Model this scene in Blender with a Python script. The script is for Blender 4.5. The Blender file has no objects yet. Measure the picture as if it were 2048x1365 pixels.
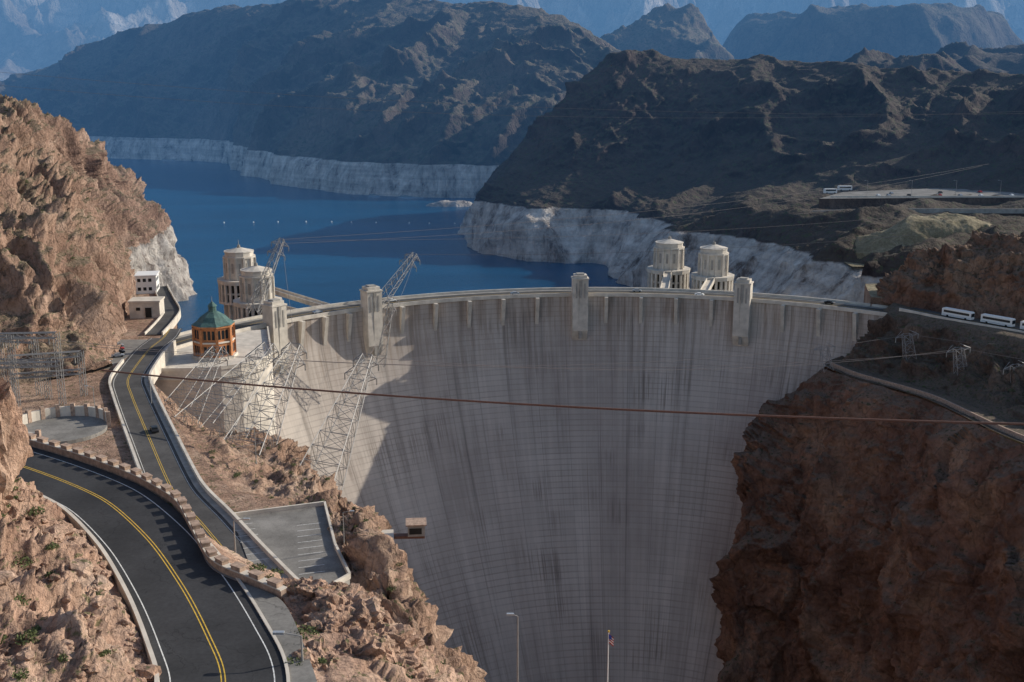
import bpy, math, random, bmesh
import numpy as np
from mathutils import Vector
random.seed(3); rng=np.random.RandomState(5)
scene=bpy.context.scene
R2=math.radians
# ------------------------------------------------------------------ noise
def _h(ix,iy,iz,s):
    h=(ix*374761393+iy*668265263+iz*1274126177+s*974634777)&0xffffffff
    h=((h^(h>>13))*1274126177)&0xffffffff
    h=h^(h>>16)
    h=(h*2246822519)&0xffffffff
    return h^(h>>15)
def perlin(P,s=0):
    I=np.floor(P).astype(np.int64); F=P-I
    U=F*F*F*(F*(F*6-15)+10)
    out=0
    for dx in (0,1):
        wx=U[:,0] if dx else 1-U[:,0]
        for dy in (0,1):
            wy=U[:,1] if dy else 1-U[:,1]
            for dz in (0,1):
                wz=U[:,2] if dz else 1-U[:,2]
                h=_h(I[:,0]+dx,I[:,1]+dy,I[:,2]+dz,s)
                gx=(h&1023)/511.5-1; gy=((h>>10)&1023)/511.5-1; gz=((h>>20)&1023)/511.5-1
                out=out+wx*wy*wz*(gx*(F[:,0]-dx)+gy*(F[:,1]-dy)+gz*(F[:,2]-dz))
    return out*1.4
def fbm(P,o=5,s=0,g=.5,l=2.07):
    a=1;t=0;Q=P.copy()
    for i in range(o):
        t=t+a*perlin(Q,s+i); a*=g; Q=Q*l+11.3
    return t
def ridged(P,o=5,s=0,g=.5,l=2.07):
    a=1;t=0;Q=P.copy();w=1
    for i in range(o):
        n=1-np.abs(perlin(Q,s+i))*2.2; n=np.clip(n,0,1)**2
        t=t+a*n*w; w=np.clip(n*1.6,0,1); a*=g; Q=Q*l+7.7
    return t-0.75
def blocky(P,s=0):
    I=np.floor(P).astype(np.int64)
    best=np.full(len(P),1e9); val=np.zeros(len(P))
    for dx in (-1,0,1):
        for dy in (-1,0,1):
            for dz in (-1,0,1):
                a,b,c=I[:,0]+dx,I[:,1]+dy,I[:,2]+dz
                h=_h(a,b,c,s); h2=_h(a,b,c,s+77)
                D=np.stack([P[:,0]-a-(h&1023)/1023.,P[:,1]-b-((h>>10)&1023)/1023.,P[:,2]-c-((h>>20)&1023)/1023.],1)
                d=(D**2).sum(1)
                v=((h2&1023)/511.5-1)*.6+D[:,0]*(((h2>>10)&255)/127.5-1)+D[:,1]*(((h2>>18)&255)/127.5-1)+D[:,2]*(((h>>5)&255)/127.5-1)
                m=d<best; best=np.where(m,d,best); val=np.where(m,v,val)
    return val
# ------------------------------------------------------------------ materials
class NT:
    def __init__(s,name):
        s.m=bpy.data.materials.new(name); s.m.use_nodes=True; s.t=s.m.node_tree
        s.b=s.t.nodes['Principled BSDF']; s.b.inputs['Specular IOR Level'].default_value=.2
    def n(s,typ,ins=None,**kw):
        x=s.t.nodes.new(typ)
        for k,v in kw.items(): setattr(x,k,v)
        for k,v in (ins or {}).items():
            if isinstance(v,bpy.types.NodeSocket): s.t.links.new(v,x.inputs[k])
            else: x.inputs[k].default_value=v
        return x
    def math(s,op,a,b=0.,c=None,clamp=False):
        x=s.n('ShaderNodeMath',operation=op,use_clamp=clamp)
        for i,v in enumerate([a,b]+([c] if c is not None else [])):
            if isinstance(v,bpy.types.NodeSocket): s.t.links.new(v,x.inputs[i])
            else: x.inputs[i].default_value=v
        return x.outputs[0]
    def ramp(s,f,stops):
        x=s.n('ShaderNodeValToRGB'); s.t.links.new(f,x.inputs[0])
        e=x.color_ramp.elements
        while len(e)<len(stops): e.new(.5)
        for i,(p,c) in enumerate(stops):
            e[i].position=p; e[i].color=(c[0],c[1],c[2],1) if hasattr(c,'__len__') else (c,c,c,1)
        return x.outputs[0]
    def mix(s,f,a,b,mode='MIX'):
        x=s.n('ShaderNodeMix',data_type='RGBA',blend_type=mode)
        for i,v in ((0,f),(6,a),(7,b)):
            if isinstance(v,bpy.types.NodeSocket): s.t.links.new(v,x.inputs[i])
            else: x.inputs[i].default_value=(v if i==0 else (v[0],v[1],v[2],1))
        return x.outputs[2]
    def pos(s): return s.n('ShaderNodeNewGeometry').outputs['Position']
    def scl(s,v,k):
        x=s.n('ShaderNodeVectorMath',operation='MULTIPLY'); s.t.links.new(v,x.inputs[0]); x.inputs[1].default_value=k; return x.outputs[0]
    def noise(s,v,sc,det=6,rough=.6):
        x=s.n('ShaderNodeTexNoise',{'Scale':sc,'Detail':det,'Roughness':rough}); s.t.links.new(v,x.inputs['Vector']); return x.outputs['Fac']
    def bump(s,h,strength,dist,prev=None):
        x=s.n('ShaderNodeBump',{'Strength':strength,'Distance':dist,'Height':h})
        if prev is not None: s.t.links.new(prev,x.inputs['Normal'])
        return x.outputs[0]
    def out(s,col,rough=.9,nrm=None):
        if isinstance(col,bpy.types.NodeSocket): s.t.links.new(col,s.b.inputs['Base Color'])
        else: s.b.inputs['Base Color'].default_value=(*col,1)
        s.b.inputs['Roughness'].default_value=rough
        if nrm is not None: s.t.links.new(nrm,s.b.inputs['Normal'])
        return s.m
def rockmat(name,c1,c2,c3,S=.05,ring=False,veg=None,vegamt=.5,bd=1.,vegscale=None,talus=None):
    k=NT(name); p=k.pos()
    n1=k.noise(p,S,8,.62); n2=k.noise(k.scl(p,(1,1,.35)),S*4,7,.7); n3=k.noise(p,S*18,5,.7)
    col=k.ramp(n1,[(.3,c1),(.5,c2),(.7,c3)])
    col=k.mix(.8,col,k.ramp(n2,[(.3,.45),(.48,.9),(.7,1.35)]),'MULTIPLY')
    col=k.mix(.6,col,k.ramp(n3,[(.3,.5),(.5,1.),(.7,1.3)]),'MULTIPLY')
    vo=k.n('ShaderNodeTexVoronoi',{'Scale':S*5},feature='DISTANCE_TO_EDGE')
    dist=k.n('ShaderNodeVectorMath',operation='MULTIPLY_ADD'); k.t.links.new(k.n('ShaderNodeTexNoise',{'Scale':S*6,'Detail':3,'Vector':p}).outputs['Color'],dist.inputs[0])
    dist.inputs[1].default_value=(3/(S*20),)*3; k.t.links.new(k.scl(p,(1,1,.5)),dist.inputs[2])
    k.t.links.new(dist.outputs[0],vo.inputs['Vector'])
    crack=k.ramp(vo.outputs['Distance'],[(0,.4),(.05,1.)])
    col=k.mix(.5,col,crack,'MULTIPLY')
    g=k.n('ShaderNodeNewGeometry'); sp=k.n('ShaderNodeSeparateXYZ'); k.t.links.new(g.outputs['Normal'],sp.inputs[0])
    if talus:
        f=k.n('ShaderNodeMapRange',{'From Min':.55,'From Max':.85}); k.t.links.new(sp.outputs[2],f.inputs[0])
        col=k.mix(k.math('MULTIPLY',f.outputs[0],.75),col,k.mix(n3,tuple(x*.6 for x in talus),tuple(x*1.5 for x in talus)))
    if veg:
        vs=vegscale or S*25
        vn=k.noise(p,vs,3,.6); vf=k.ramp(vn,[(.62-.12*vegamt,0),(.68-.12*vegamt,1.)])
        f=k.n('ShaderNodeMapRange',{'From Min':.35,'From Max':.7}); k.t.links.new(sp.outputs[2],f.inputs[0])
        col=k.mix(k.math('MULTIPLY',k.math('MULTIPLY',vf,f.outputs[0]),.85),col,veg)
    if ring:
        z=k.n('ShaderNodeSeparateXYZ'); k.t.links.new(p,z.inputs[0])
        zz=k.math('ADD',z.outputs[2],k.math('MULTIPLY',n2,5.))
        rf=k.n('ShaderNodeMapRange',{'From Min':1.2,'From Max':.2}); k.t.links.new(zz,rf.inputs[0])
        rn=k.noise(k.scl(p,(1,1,.3)),.12 if S>.02 else .07,7,.75)
        rc=k.ramp(rn,[(.34,(.13,.10,.085)),(.46,(.43,.385,.345)),(.64,(.70,.65,.59))])
        band=k.ramp(k.noise(k.scl(p,(.02,.02,1)),.22,3,.5),[(.35,.7),(.6,1.05)])
        rc=k.mix(.8,rc,band,'MULTIPLY')
        col=k.mix(rf.outputs[0],col,rc)
    b=k.bump(n2,.9,bd*3); b=k.bump(n3,.9,bd*1.1,b); b=k.bump(crack,.5,bd*.6,b)
    return k.out(col,.95,b)
def simple(name,c,rough=.8,var=.15,sc=1.,bump=.0,metal=0.):
    k=NT(name); p=k.n('ShaderNodeTexCoord').outputs['Object']
    n=k.noise(p,sc,5,.6)
    col=k.ramp(n,[(.3,tuple(x*(1-var) for x in c)),(.7,tuple(min(1,x*(1+var)) for x in c))])
    k.b.inputs['Metallic'].default_value=metal
    return k.out(col,rough,k.bump(n,.5,bump) if bump else None)
M={}
M['rockL']=rockmat('rock_tan_cliff',(.20,.125,.095),(.36,.235,.175),(.50,.36,.28),.045,True,(.095,.10,.055),.6,.9,talus=(.23,.18,.125))
M['rockA']=rockmat('rock_dark_massif',(.036,.028,.028),(.062,.046,.044),(.105,.078,.07),.012,True,(.075,.085,.05),.5,1.8,talus=(.085,.07,.056))
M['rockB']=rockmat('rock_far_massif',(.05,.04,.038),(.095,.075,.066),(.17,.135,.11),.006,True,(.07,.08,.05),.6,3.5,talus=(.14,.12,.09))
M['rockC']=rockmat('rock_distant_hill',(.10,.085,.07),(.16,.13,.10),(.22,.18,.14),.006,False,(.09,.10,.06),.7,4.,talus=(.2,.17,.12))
M['rockR']=rockmat('rock_red_cliff',(.11,.055,.04),(.25,.135,.092),(.46,.29,.19),.03,False,(.07,.07,.035),.4,1.4,talus=(.22,.16,.12))
M['rockN']=rockmat('rock_near',(.30,.18,.13),(.46,.305,.225),(.60,.44,.34),.16,False,(.13,.13,.06),.3,.24,vegscale=1.2)
M['rockM']=rockmat('rock_gully',(.20,.125,.09),(.36,.235,.17),(.48,.35,.265),.09,False,(.10,.10,.05),.3,.4,vegscale=.7)
M['slopeR']=rockmat('dark_slope',(.075,.05,.04),(.14,.10,.078),(.24,.18,.14),.05,False,(.07,.08,.035),.6,.7,talus=(.15,.115,.09))
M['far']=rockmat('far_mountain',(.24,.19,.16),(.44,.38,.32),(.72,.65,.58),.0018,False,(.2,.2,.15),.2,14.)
M['grass']=rockmat('dry_grass',(.17,.135,.085),(.25,.205,.135),(.34,.29,.2),.05,False,(.19,.18,.10),.7,.3)
M['conc']=simple('concrete',(.56,.51,.44),.85,.22,.25,.05)
M['concd']=simple('concrete_grey',(.33,.31,.28),.9,.25,.3,.04)
M['white']=simple('white_paint',(.78,.77,.74),.5,.06,2)
def asph(name,base,wear):
    k=NT(name); p=k.pos()
    a=k.noise(p,.12,6,.65); b=k.noise(p,2.5,5,.7); c=k.noise(k.scl(p,(1,1,1)),.9,4,.6)
    col=k.ramp(a,[(.35,tuple(x*.75 for x in base)),(.65,tuple(x*1.3 for x in base))])
    col=k.mix(.6,col,k.ramp(b,[(.3,.7),(.7,1.35)]),'MULTIPLY')
    vo=k.n('ShaderNodeTexVoronoi',{'Scale':.16},feature='DISTANCE_TO_EDGE'); 
    w=k.n('ShaderNodeVectorMath',operation='MULTIPLY_ADD'); k.t.links.new(k.n('ShaderNodeTexNoise',{'Scale':.5,'Detail':4,'Vector':p}).outputs['Color'],w.inputs[0]); w.inputs[1].default_value=(4,4,0); k.t.links.new(p,w.inputs[2]); k.t.links.new(w.outputs[0],vo.inputs['Vector'])
    col=k.mix(k.ramp(vo.outputs['Distance'],[(0,wear),(.008,0)]),col,(.015,.015,.016))
    return k.out(col,.85,k.bump(b,.4,.01))
M['asph']=asph('asphalt',(.038,.038,.040),.7)
M['asph2']=asph('asphalt_worn',(.072,.069,.067),.5)
M['lot']=asph('parking_concrete',(.2,.19,.175),.5)
M['yel']=simple('yellow_line',(.58,.38,.06),.7,.35,3)
M['wl']=simple('white_line',(.6,.6,.58),.7,.35,3)
M['stone']=simple('tan_stone_wall',(.36,.26,.20),.9,.4,1.6,.08)
M['brick']=simple('brick_orange',(.46,.2,.09),.85,.25,1.2,.02)
M['copper']=simple('copper_green',(.08,.14,.125),.5,.4,.8)
M['glass']=simple('dark_glass',(.02,.025,.03),.15,.2,1)
M['dark']=simple('dark_opening',(.03,.028,.025),.8,.2,1)
M['steel']=simple('galvanised_steel',(.30,.29,.28),.55,.15,2,0,.2)
M['rust']=simple('cable_rust',(.17,.09,.065),.7,.2,2)
M['wire']=simple('wire',(.2,.17,.16),.6,.1,2)
M['tyre']=simple('tyre',(.02,.02,.02),.9,.1,3)
M['red']=simple('red_paint',(.4,.03,.03),.4,.05,3)
M['silver']=simple('silver_paint',(.4,.42,.44),.35,.05,3,0,.4)
M['black']=simple('black_paint',(.02,.02,.022),.3,.05,3)
M['leaf']=simple('shrub_leaf',(.10,.12,.05),.8,.4,2)
M['blue']=simple('blue_cloth',(.05,.08,.3),.8,.1,2)
def dammat(name):
    k=NT(name); uv=k.n('ShaderNodeUVMap').outputs[0]
    s=k.n('ShaderNodeSeparateXYZ'); k.t.links.new(uv,s.inputs[0]); u,v=s.outputs[0],s.outputs[1]
    hl=k.math('LESS_THAN',k.math('FRACT',k.math('DIVIDE',v,2.3)),.2)
    vl=k.math('LESS_THAN',k.math('FRACT',k.math('DIVIDE',u,15.)),.025)
    def cell(a,b):
        c=k.n('ShaderNodeCombineXYZ'); k.t.links.new(k.math('FLOOR',k.math('DIVIDE',u,a)),c.inputs[0]); k.t.links.new(k.math('FLOOR',k.math('DIVIDE',v,b)),c.inputs[1])
        wn=k.n('ShaderNodeTexWhiteNoise',noise_dimensions='2D'); k.t.links.new(c.outputs[0],wn.inputs['Vector']); return wn.outputs[0]
    big=k.noise(k.scl(uv,(1,.5,1)),.025,6,.65)
    col=k.ramp(big,[(.32,(.43,.37,.325)),(.66,(.57,.51,.45))])
    col=k.mix(.4,col,k.ramp(cell(15.,2.3),[(0,.9),(1,1.06)]),'MULTIPLY')
    col=k.mix(.55,col,k.ramp(cell(15.,23.),[(0,.88),(1,1.06)]),'MULTIPLY')
    st=k.noise(k.scl(uv,(.22,.005,1)),1.,8,.72)
    col=k.mix(.9,col,k.ramp(st,[(.34,.55),(.44,.88),(.56,1.),(.72,1.12)]),'MULTIPLY')
    sl_=k.noise(k.scl(uv,(.9,.004,1)),1.,3,.6)
    col=k.mix(k.ramp(sl_,[(.62,0),(.68,.45)]),col,(.2,.165,.14))
    st2=k.noise(k.scl(uv,(.8,.018,1)),1.,4,.7)
    msk=k.ramp(k.noise(k.scl(uv,(.035,.04,1)),1.,2,.5),[(.52,0),(.66,1)])
    col=k.mix(k.math('MULTIPLY',msk,k.ramp(st2,[(.47,0),(.64,.7)])),col,(.14,.11,.09))
    top=k.n('ShaderNodeMapRange',{'From Min':255.,'From Max':300.}); k.t.links.new(v,top.inputs[0])
    col=k.mix(k.math('MULTIPLY',top.outputs[0],k.ramp(k.noise(k.scl(uv,(.45,.022,1)),1.,5,.7),[(.46,0),(.64,.75)])),col,(.19,.135,.095))
    lm=k.ramp(k.noise(k.scl(uv,(.02,.03,1)),1.,4,.6),[(.38,.08),(.62,.34)])
    col=k.mix(k.math('MULTIPLY',hl,lm),col,(.18,.155,.14))
    col=k.mix(k.math('MULTIPLY',vl,.35),col,(.16,.14,.13))
    return k.out(col,.9,k.bump(k.noise(uv,.8,5,.7),.3,.15))
M['dam']=dammat('dam_concrete')
k=NT('lake_water'); p=k.pos()
w1=k.noise(k.scl(p,(1,.6,1)),.3,6,.65); w2=k.noise(k.scl(p,(1,2.5,1)),.006,4,.6)
col=k.ramp(w2,[(.35,(.002,.052,.125)),(.7,(.004,.082,.185))])
k.b.inputs['IOR'].default_value=1.33; k.b.inputs['Specular IOR Level'].default_value=.4
M['water']=k.out(col,.25,k.bump(w1,.7,.7))
# ------------------------------------------------------------------ mesh builder
class MB:
    def __init__(s): s.v=[];s.f=[];s.mi=[];s.ms=[]
    def mid(s,m):
        if m not in s.ms: s.ms.append(m)
        return s.ms.index(m)
    def add(s,vs,fs,m):
        o=len(s.v); s.v+= [tuple(x) for x in vs]; i=s.mid(m)
        for f in fs: s.f.append(tuple(o+a for a in f)); s.mi.append(i)
    def box(s,c,d,m,rz=0.,taper=1.):
        cx,cy,cz=c; hx,hy,hz=d[0]/2,d[1]/2,d[2]/2; ca,sa=math.cos(rz),math.sin(rz); vs=[]
        for z in (-1,1):
            t=taper if z>0 else 1
            for x,y in ((-1,-1),(1,-1),(1,1),(-1,1)):
                a,b=x*hx*t,y*hy*t; vs.append((cx+a*ca-b*sa,cy+a*sa+b*ca,cz+z*hz))
        s.add(vs,[(3,2,1,0),(4,5,6,7),(0,1,5,4),(1,2,6,5),(2,3,7,6),(3,0,4,7)],m)
    def prism(s,poly,z0,z1,m,mtop=None):
        n=len(poly)
        ar=sum(poly[i][0]*poly[(i+1)%n][1]-poly[(i+1)%n][0]*poly[i][1] for i in range(n))
        if ar<0: poly=poly[::-1]
        s.add([(x,y,z0) for x,y in poly]+[(x,y,z1) for x,y in poly],[(i,(i+1)%n,n+(i+1)%n,n+i) for i in range(n)],m)
        s.add([(x,y,z1) for x,y in poly],[tuple(range(n))],mtop or m)
    def cyl(s,p0,p1,r0,r1,n,m,caps=True):
        p0,p1=Vector(p0),Vector(p1); d=(p1-p0).normalized(); a=d.orthogonal().normalized(); b=d.cross(a)
        vs=[]
        for p,r in ((p0,r0),(p1,r1)):
            for i in range(n):
                t=2*math.pi*(i+.5)/n; vs.append(p+a*(r*math.cos(t))+b*(r*math.sin(t)))
        fs=[(i,(i+1)%n,n+(i+1)%n,n+i) for i in range(n)]
        if caps: fs+=[tuple(range(n-1,-1,-1)),tuple(range(n,2*n))]
        s.add(vs,fs,m)
    def ngon(s,c,z0,z1,r0,r1,n,m,ph=0.):
        vs=[]
        for z,r in ((z0,r0),(z1,r1)):
            for i in range(n):
                t=2*math.pi*i/n+ph; vs.append((c[0]+r*math.cos(t),c[1]+r*math.sin(t),z))
        s.add(vs,[(i,(i+1)%n,n+(i+1)%n,n+i) for i in range(n)]+[tuple(range(n,2*n)),tuple(range(n-1,-1,-1))],m)
    def strip(s,A,B,m):
        n=len(A); s.add(list(A)+list(B),[(i,i+1,n+i+1,n+i) for i in range(n-1)],m)
    def obj(s,name,smooth=False):
        me=bpy.data.meshes.new(name); me.from_pydata(s.v,[],s.f)
        for m in s.ms: me.materials.append(M[m])
        me.polygons.foreach_set('material_index',s.mi)
        if smooth: me.polygons.foreach_set('use_smooth',[True]*len(s.f))
        me.update(); o=bpy.data.objects.new(name,me); scene.collection.objects.link(o); return o
def gridobj(name,P,m,smooth=True,uv=None):
    nu,nv=P.shape[:2]; idx=np.arange(nu*nv).reshape(nu,nv)
    F=np.stack([idx[:-1,:-1],idx[1:,:-1],idx[1:,1:],idx[:-1,1:]],-1).reshape(-1,4)
    me=bpy.data.meshes.new(name); V=P.reshape(-1,3)
    me.vertices.add(len(V)); me.vertices.foreach_set('co',V.ravel())
    me.loops.add(F.size); me.loops.foreach_set('vertex_index',F.ravel().astype(np.int32))
    me.polygons.add(len(F)); me.polygons.foreach_set('loop_start',np.arange(0,F.size,4,dtype=np.int32))
    me.polygons.foreach_set('loop_total',np.full(len(F),4,dtype=np.int32))
    me.update(calc_edges=True); me.validate()
    if smooth: me.polygons.foreach_set('use_smooth',np.ones(len(F),bool))
    if uv is not None:
        l=me.uv_layers.new(name='UVMap'); l.data.foreach_set('uv',uv.reshape(-1,2)[F.ravel()].ravel())
    me.materials.append(M[m]); o=bpy.data.objects.new(name,me); scene.collection.objects.link(o); return o
def crom(Q,t):
    n=len(Q); i=np.clip(np.floor(t).astype(int),0,n-2); f=(t-i)
    f=f.reshape((-1,)+(1,)*(Q.ndim-1))
    p0=Q[np.clip(i-1,0,n-1)];p1=Q[i];p2=Q[i+1];p3=Q[np.clip(i+2,0,n-1)]
    m1=(p2-p0)*.38; m2=(p3-p1)*.38
    return (2*f**3-3*f**2+1)*p1+(f**3-2*f**2+f)*m1+(-2*f**3+3*f**2)*p2+(f**3-f**2)*m2
def loft(name,cols,nu,nv,m,amp=5.,fr=.03,bamp=0.,bfr=.1,rowamp=None,zs=.4,seed=0,famp=0.,ffr=.3,warpk=.35):
    Q=np.array(cols,float)
    seg=np.linalg.norm(np.diff(Q.mean(1),axis=0),axis=1); cu=np.concatenate([[0],np.cumsum(seg)]); 
    tu=np.interp(np.linspace(0,cu[-1],nu),cu,np.arange(len(cu)))
    segr=np.linalg.norm(np.diff(Q.mean(0),axis=0),axis=1); cr=np.concatenate([[0],np.cumsum(np.maximum(segr,segr.mean()*.5))])
    tv=np.interp(np.linspace(0,cr[-1],nv),cr,np.arange(len(cr)))
    A=crom(Q,tu); A=np.moveaxis(crom(np.moveaxis(A,1,0),tv),0,1)
    du=np.gradient(A,axis=0); dv=np.gradient(A,axis=1); N=np.cross(du,dv)
    N/=np.linalg.norm(N,axis=2,keepdims=True)+1e-9
    sg=np.sign(N[:,:,2].mean()); N*=sg if sg!=0 else 1
    P=A.reshape(-1,3); S=P*np.array([1,1,zs])
    warp=np.stack([fbm(S*fr*.7,3,seed+50),fbm(S*fr*.7,3,seed+60),fbm(S*fr*.7,3,seed+70)],1)
    d=amp*ridged(S*fr+warp*warpk,8,seed,.54)
    if bamp: d=d+bamp*(blocky(P*np.array([1,1,.6])*bfr+warp*.5,seed+9)+.5*blocky(P*np.array([1,1,.7])*bfr*2.3+warp,seed+19)+.25*blocky(P*bfr*5.5+warp,seed+29))
    if famp: d=d+famp*fbm(P*ffr,4,seed+5)
    d=d.reshape(nu,nv)
    if rowamp is not None:
        ra=np.interp(tv,np.arange(len(rowamp)),rowamp); d=d*ra[None,:]
    P=A+N*d[:,:,None]
    if sg<0: P=P[::-1]
    return gridobj(name,P,m)
def mound(name,cx,cy,rx,ry,z0,h,m,nx=160,ny=120,flat=1.,fr=.01,amp=.2,seed=0,rot=0.):
    a=np.linspace(-1,1,nx); b=np.linspace(-1,1,ny); X,Y=np.meshgrid(a,b,indexing='ij')
    x=X*rx*math.cos(rot)-Y*ry*math.sin(rot)+cx; y=X*rx*math.sin(rot)+Y*ry*math.cos(rot)+cy
    P=np.stack([x.ravel(),y.ravel(),np.zeros(x.size)],1)
    r=np.sqrt(X*X+Y*Y).ravel()*(1+.22*fbm(P*fr*.8,3,seed+7))
    pr=np.clip((1-r)*flat,0,1); pr=pr*pr*(3-2*pr)*.6+pr*.4
    n=ridged(P*fr,8,seed,.5)
    z=z0+h*pr+h*amp*n*np.clip(pr*3,0,1)
    z=np.where(r>1,z0-5,z)
    return gridobj(name,np.stack([x,y,z.reshape(x.shape)],-1),m)
# ------------------------------------------------------------------ terrain
L=[
[(-220,250,4),(-235,250,20),(-255,255,50),(-280,260,80),(-320,270,110),(-420,280,100)],
[(-165,322,4),(-178,328,22),(-192,335,42),(-215,350,66),(-260,370,94),(-380,380,105)],
[(-135,352,4),(-147,360,20),(-165,372,42),(-190,395,60),(-235,430,80),(-360,450,100)],
[(-145,385,4),(-154,390,24),(-172,402,44),(-200,430,58),(-250,480,78),(-370,500,100)],
[(-155,425,4),(-163,428,30),(-180,440,45),(-210,470,56),(-265,530,78),(-375,540,100)],
[(-168,470,4),(-178,472,30),(-198,485,48),(-232,520,62),(-275,580,81),(-380,580,104)],
[(-185,520,4),(-196,522,25),(-215,540,44),(-248,575,58),(-283,630,84),(-390,640,100)],
[(-205,610,-46),(-222,600,0),(-238,610,22),(-262,635,48),(-280,675,75),(-390,700,88)],
[(-221,685,-46),(-240,680,0),(-250,690,16),(-266,705,36),(-276,725,58),(-390,760,74)],
[(-220,745,-46),(-243,748,0),(-252,752,12),(-262,758,25),(-280,765,40),(-400,800,62)],
[(-258,812,-46),(-268,812,3),(-280,812,14),(-292,812,28),(-310,810,42),(-430,850,60)],
[(-330,900,-46),(-335,895,0),(-345,890,12),(-360,880,28),(-390,870,44),(-480,900,60)],
[(-600,1050,-46),(-600,1040,0),(-600,1030,12),(-610,1020,30),(-620,1000,50),(-660,1000,60)]]
loft('cliff_hillside',L,680,280,'rockL',9,.035,2.6,.10,[.4,.8,1,1,.7,1],.35,3,.6,.6)
A=[
[(60,1350,-46),(75,1345,0),(85,1340,20),(95,1330,40),(120,1320,80),(160,1300,120),(250,1400,60)],
[(-50,1046,-46),(-28,1010,0),(-18,1020,14),(0,1030,30),(35,1045,67),(104,1085,126),(200,1200,90)],
[(-2,889,-46),(12,905,0),(28,925,12),(50,950,25),(90,1000,75),(140,1080,126),(240,1200,90)],
[(60,872,-46),(75,890,0),(90,912,10),(115,945,22),(150,1000,75),(200,1075,125),(280,1200,90)],
[(80,800,-46),(105,835,0),(130,860,8),(170,905,22),(220,980,78),(270,1060,118),(350,1200,90)],
[(85,745,-46),(112,775,0),(160,800,14),(230,860,24),(290,950,80),(350,1040,115),(430,1200,80)],
[(130,650,-46),(160,690,0),(215,720,18),(310,800,24),(380,900,75),(450,1000,106),(540,1150,80)],
[(160,570,-46),(190,585,0),(260,640,18),(370,730,24),(460,820,75),(550,920,108),(650,1050,80)],
[(185,520,-46),(215,525,2),(300,570,15),(420,640,22),(540,720,75),(650,800,110),(750,900,80)],
[(200,450,-46),(240,440,3),(340,460,15),(460,500,22),(600,550,75),(720,600,110),(850,650,80)]]
loft('canyon_massif_hill',A,640,320,'rockA',14,.011,1.6,.05,[.6,.6,.35,.35,1.,.35,.8],.35,13,1.2,.1,.2)
B=[
[(-1500,2500,-46),(-1520,2530,0),(-1560,2620,40),(-1600,2750,80),(-1700,2950,90),(-1700,3200,50)],
[(-1150,2350,-46),(-1160,2380,0),(-1200,2480,40),(-1260,2680,90),(-1316,2900,110),(-1350,3200,50)],
[(-776,2206,-46),(-780,2235,0),(-830,2330,60),(-920,2560,140),(-1024,2800,206),(-1050,3100,100)],
[(-567,2098,-46),(-570,2125,0),(-600,2200,70),(-650,2400,180),(-716,2600,265),(-750,2900,150)],
[(-460,1850,-46),(-462,1880,0),(-470,1980,60),(-460,2180,170),(-448,2400,280),(-450,2700,150)],
[(-336,1587,-46),(-335,1615,0),(-320,1720,60),(-310,1950,160),(-300,2300,272),(-300,2600,150)],
[(-217,1465,-46),(-212,1492,0),(-190,1590,60),(-170,1850,160),(-120,2150,255),(-100,2450,150)],
[(-120,1420,-46),(-115,1447,0),(-95,1530,60),(-60,1750,150),(-21,2000,238),(20,2300,150)],
[(-35,1398,-46),(-25,1425,0),(0,1490,55),(50,1650,130),(103,1850,196),(150,2100,120)],
[(60,1380,-46),(75,1400,0),(90,1450,45),(130,1580,100),(164,1750,149),(250,1950,100)],
[(250,1350,-46),(260,1370,0),(270,1420,40),(300,1520,80),(350,1650,120),(420,1800,100)]]
loft('far_shore_mountain',B,640,280,'rockB',30,.005,3.5,.022,[.5,.5,.9,1.,.3,1],.4,23,3,.05,.2)
CR=[
[(165,475,-22),(150,485,-33),(135,480,-47),(120,470,-66),(112,460,-95),(105,440,-140),(95,420,-221)],
[(135,455,-22),(117,449,-33),(107,450,-47),(98,432,-63),(90,418,-90),(85,399,-139),(78,390,-221)],
[(138,429,-20),(131,420,-26),(124,414,-44),(116,406,-66),(110,398,-92),(105,385,-140),(97,380,-221)],
[(154,389,-18),(148,383,-24),(140,378,-40),(132,370,-65),(128,365,-95),(124,355,-140),(115,350,-221)],
[(162,328,-15),(157,322,-22),(151,318,-40),(145,312,-66),(141,308,-95),(137,300,-140),(130,290,-221)],
[(185,270,-10),(179,264,-18),(172,258,-38),(166,252,-65),(161,248,-95),(156,240,-140),(148,230,-221)],
[(225,170,0),(219,164,-10),(212,158,-38),(206,152,-65),(201,148,-95),(196,140,-140),(188,130,-221)],
[(260,40,5),(253,40,-10),(246,40,-38),(240,40,-65),(235,40,-95),(230,40,-140),(225,40,-221)]]
loft('canyon_cliff',CR,560,380,'rockR',8,.02,3.2,.055,[.1,.6,.8,.9,1,1,1],.6,31,.6,.35)
SR=[
[(150,470,-20),(155,470,-20),(160,468,-8),(166,465,4),(185,480,3),(215,500,3)],
[(135,455,-21),(141,452,-20.5),(152,452,-8),(163,450,3.5),(180,462,3),(215,480,3)],
[(138,429,-19.5),(145,430,-19.5),(160,428,-9),(175,425,3.5),(192,440,3),(225,460,3)],
[(154,389,-17.5),(162,391,-17.5),(178,394,-8),(192,397,3.5),(210,415,3),(240,440,3)],
[(162,328,-14.5),(170,331,-14.5),(192,345,-6),(215,360,3.5),(235,380,3),(270,400,3)],
[(185,270,-9.5),(193,273,-9.5),(218,285,-3),(245,300,3.5),(265,320,3),(300,340,3)],
[(225,170,0),(233,172,0),(255,180,3),(280,190,6),(300,200,8),(330,220,8)]]
loft('canyon_rim_slope',SR,340,180,'slopeR',4.5,.06,2.2,.16,[.0,.08,1,.02,.02,.3],.7,41,.4,.8)
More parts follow.
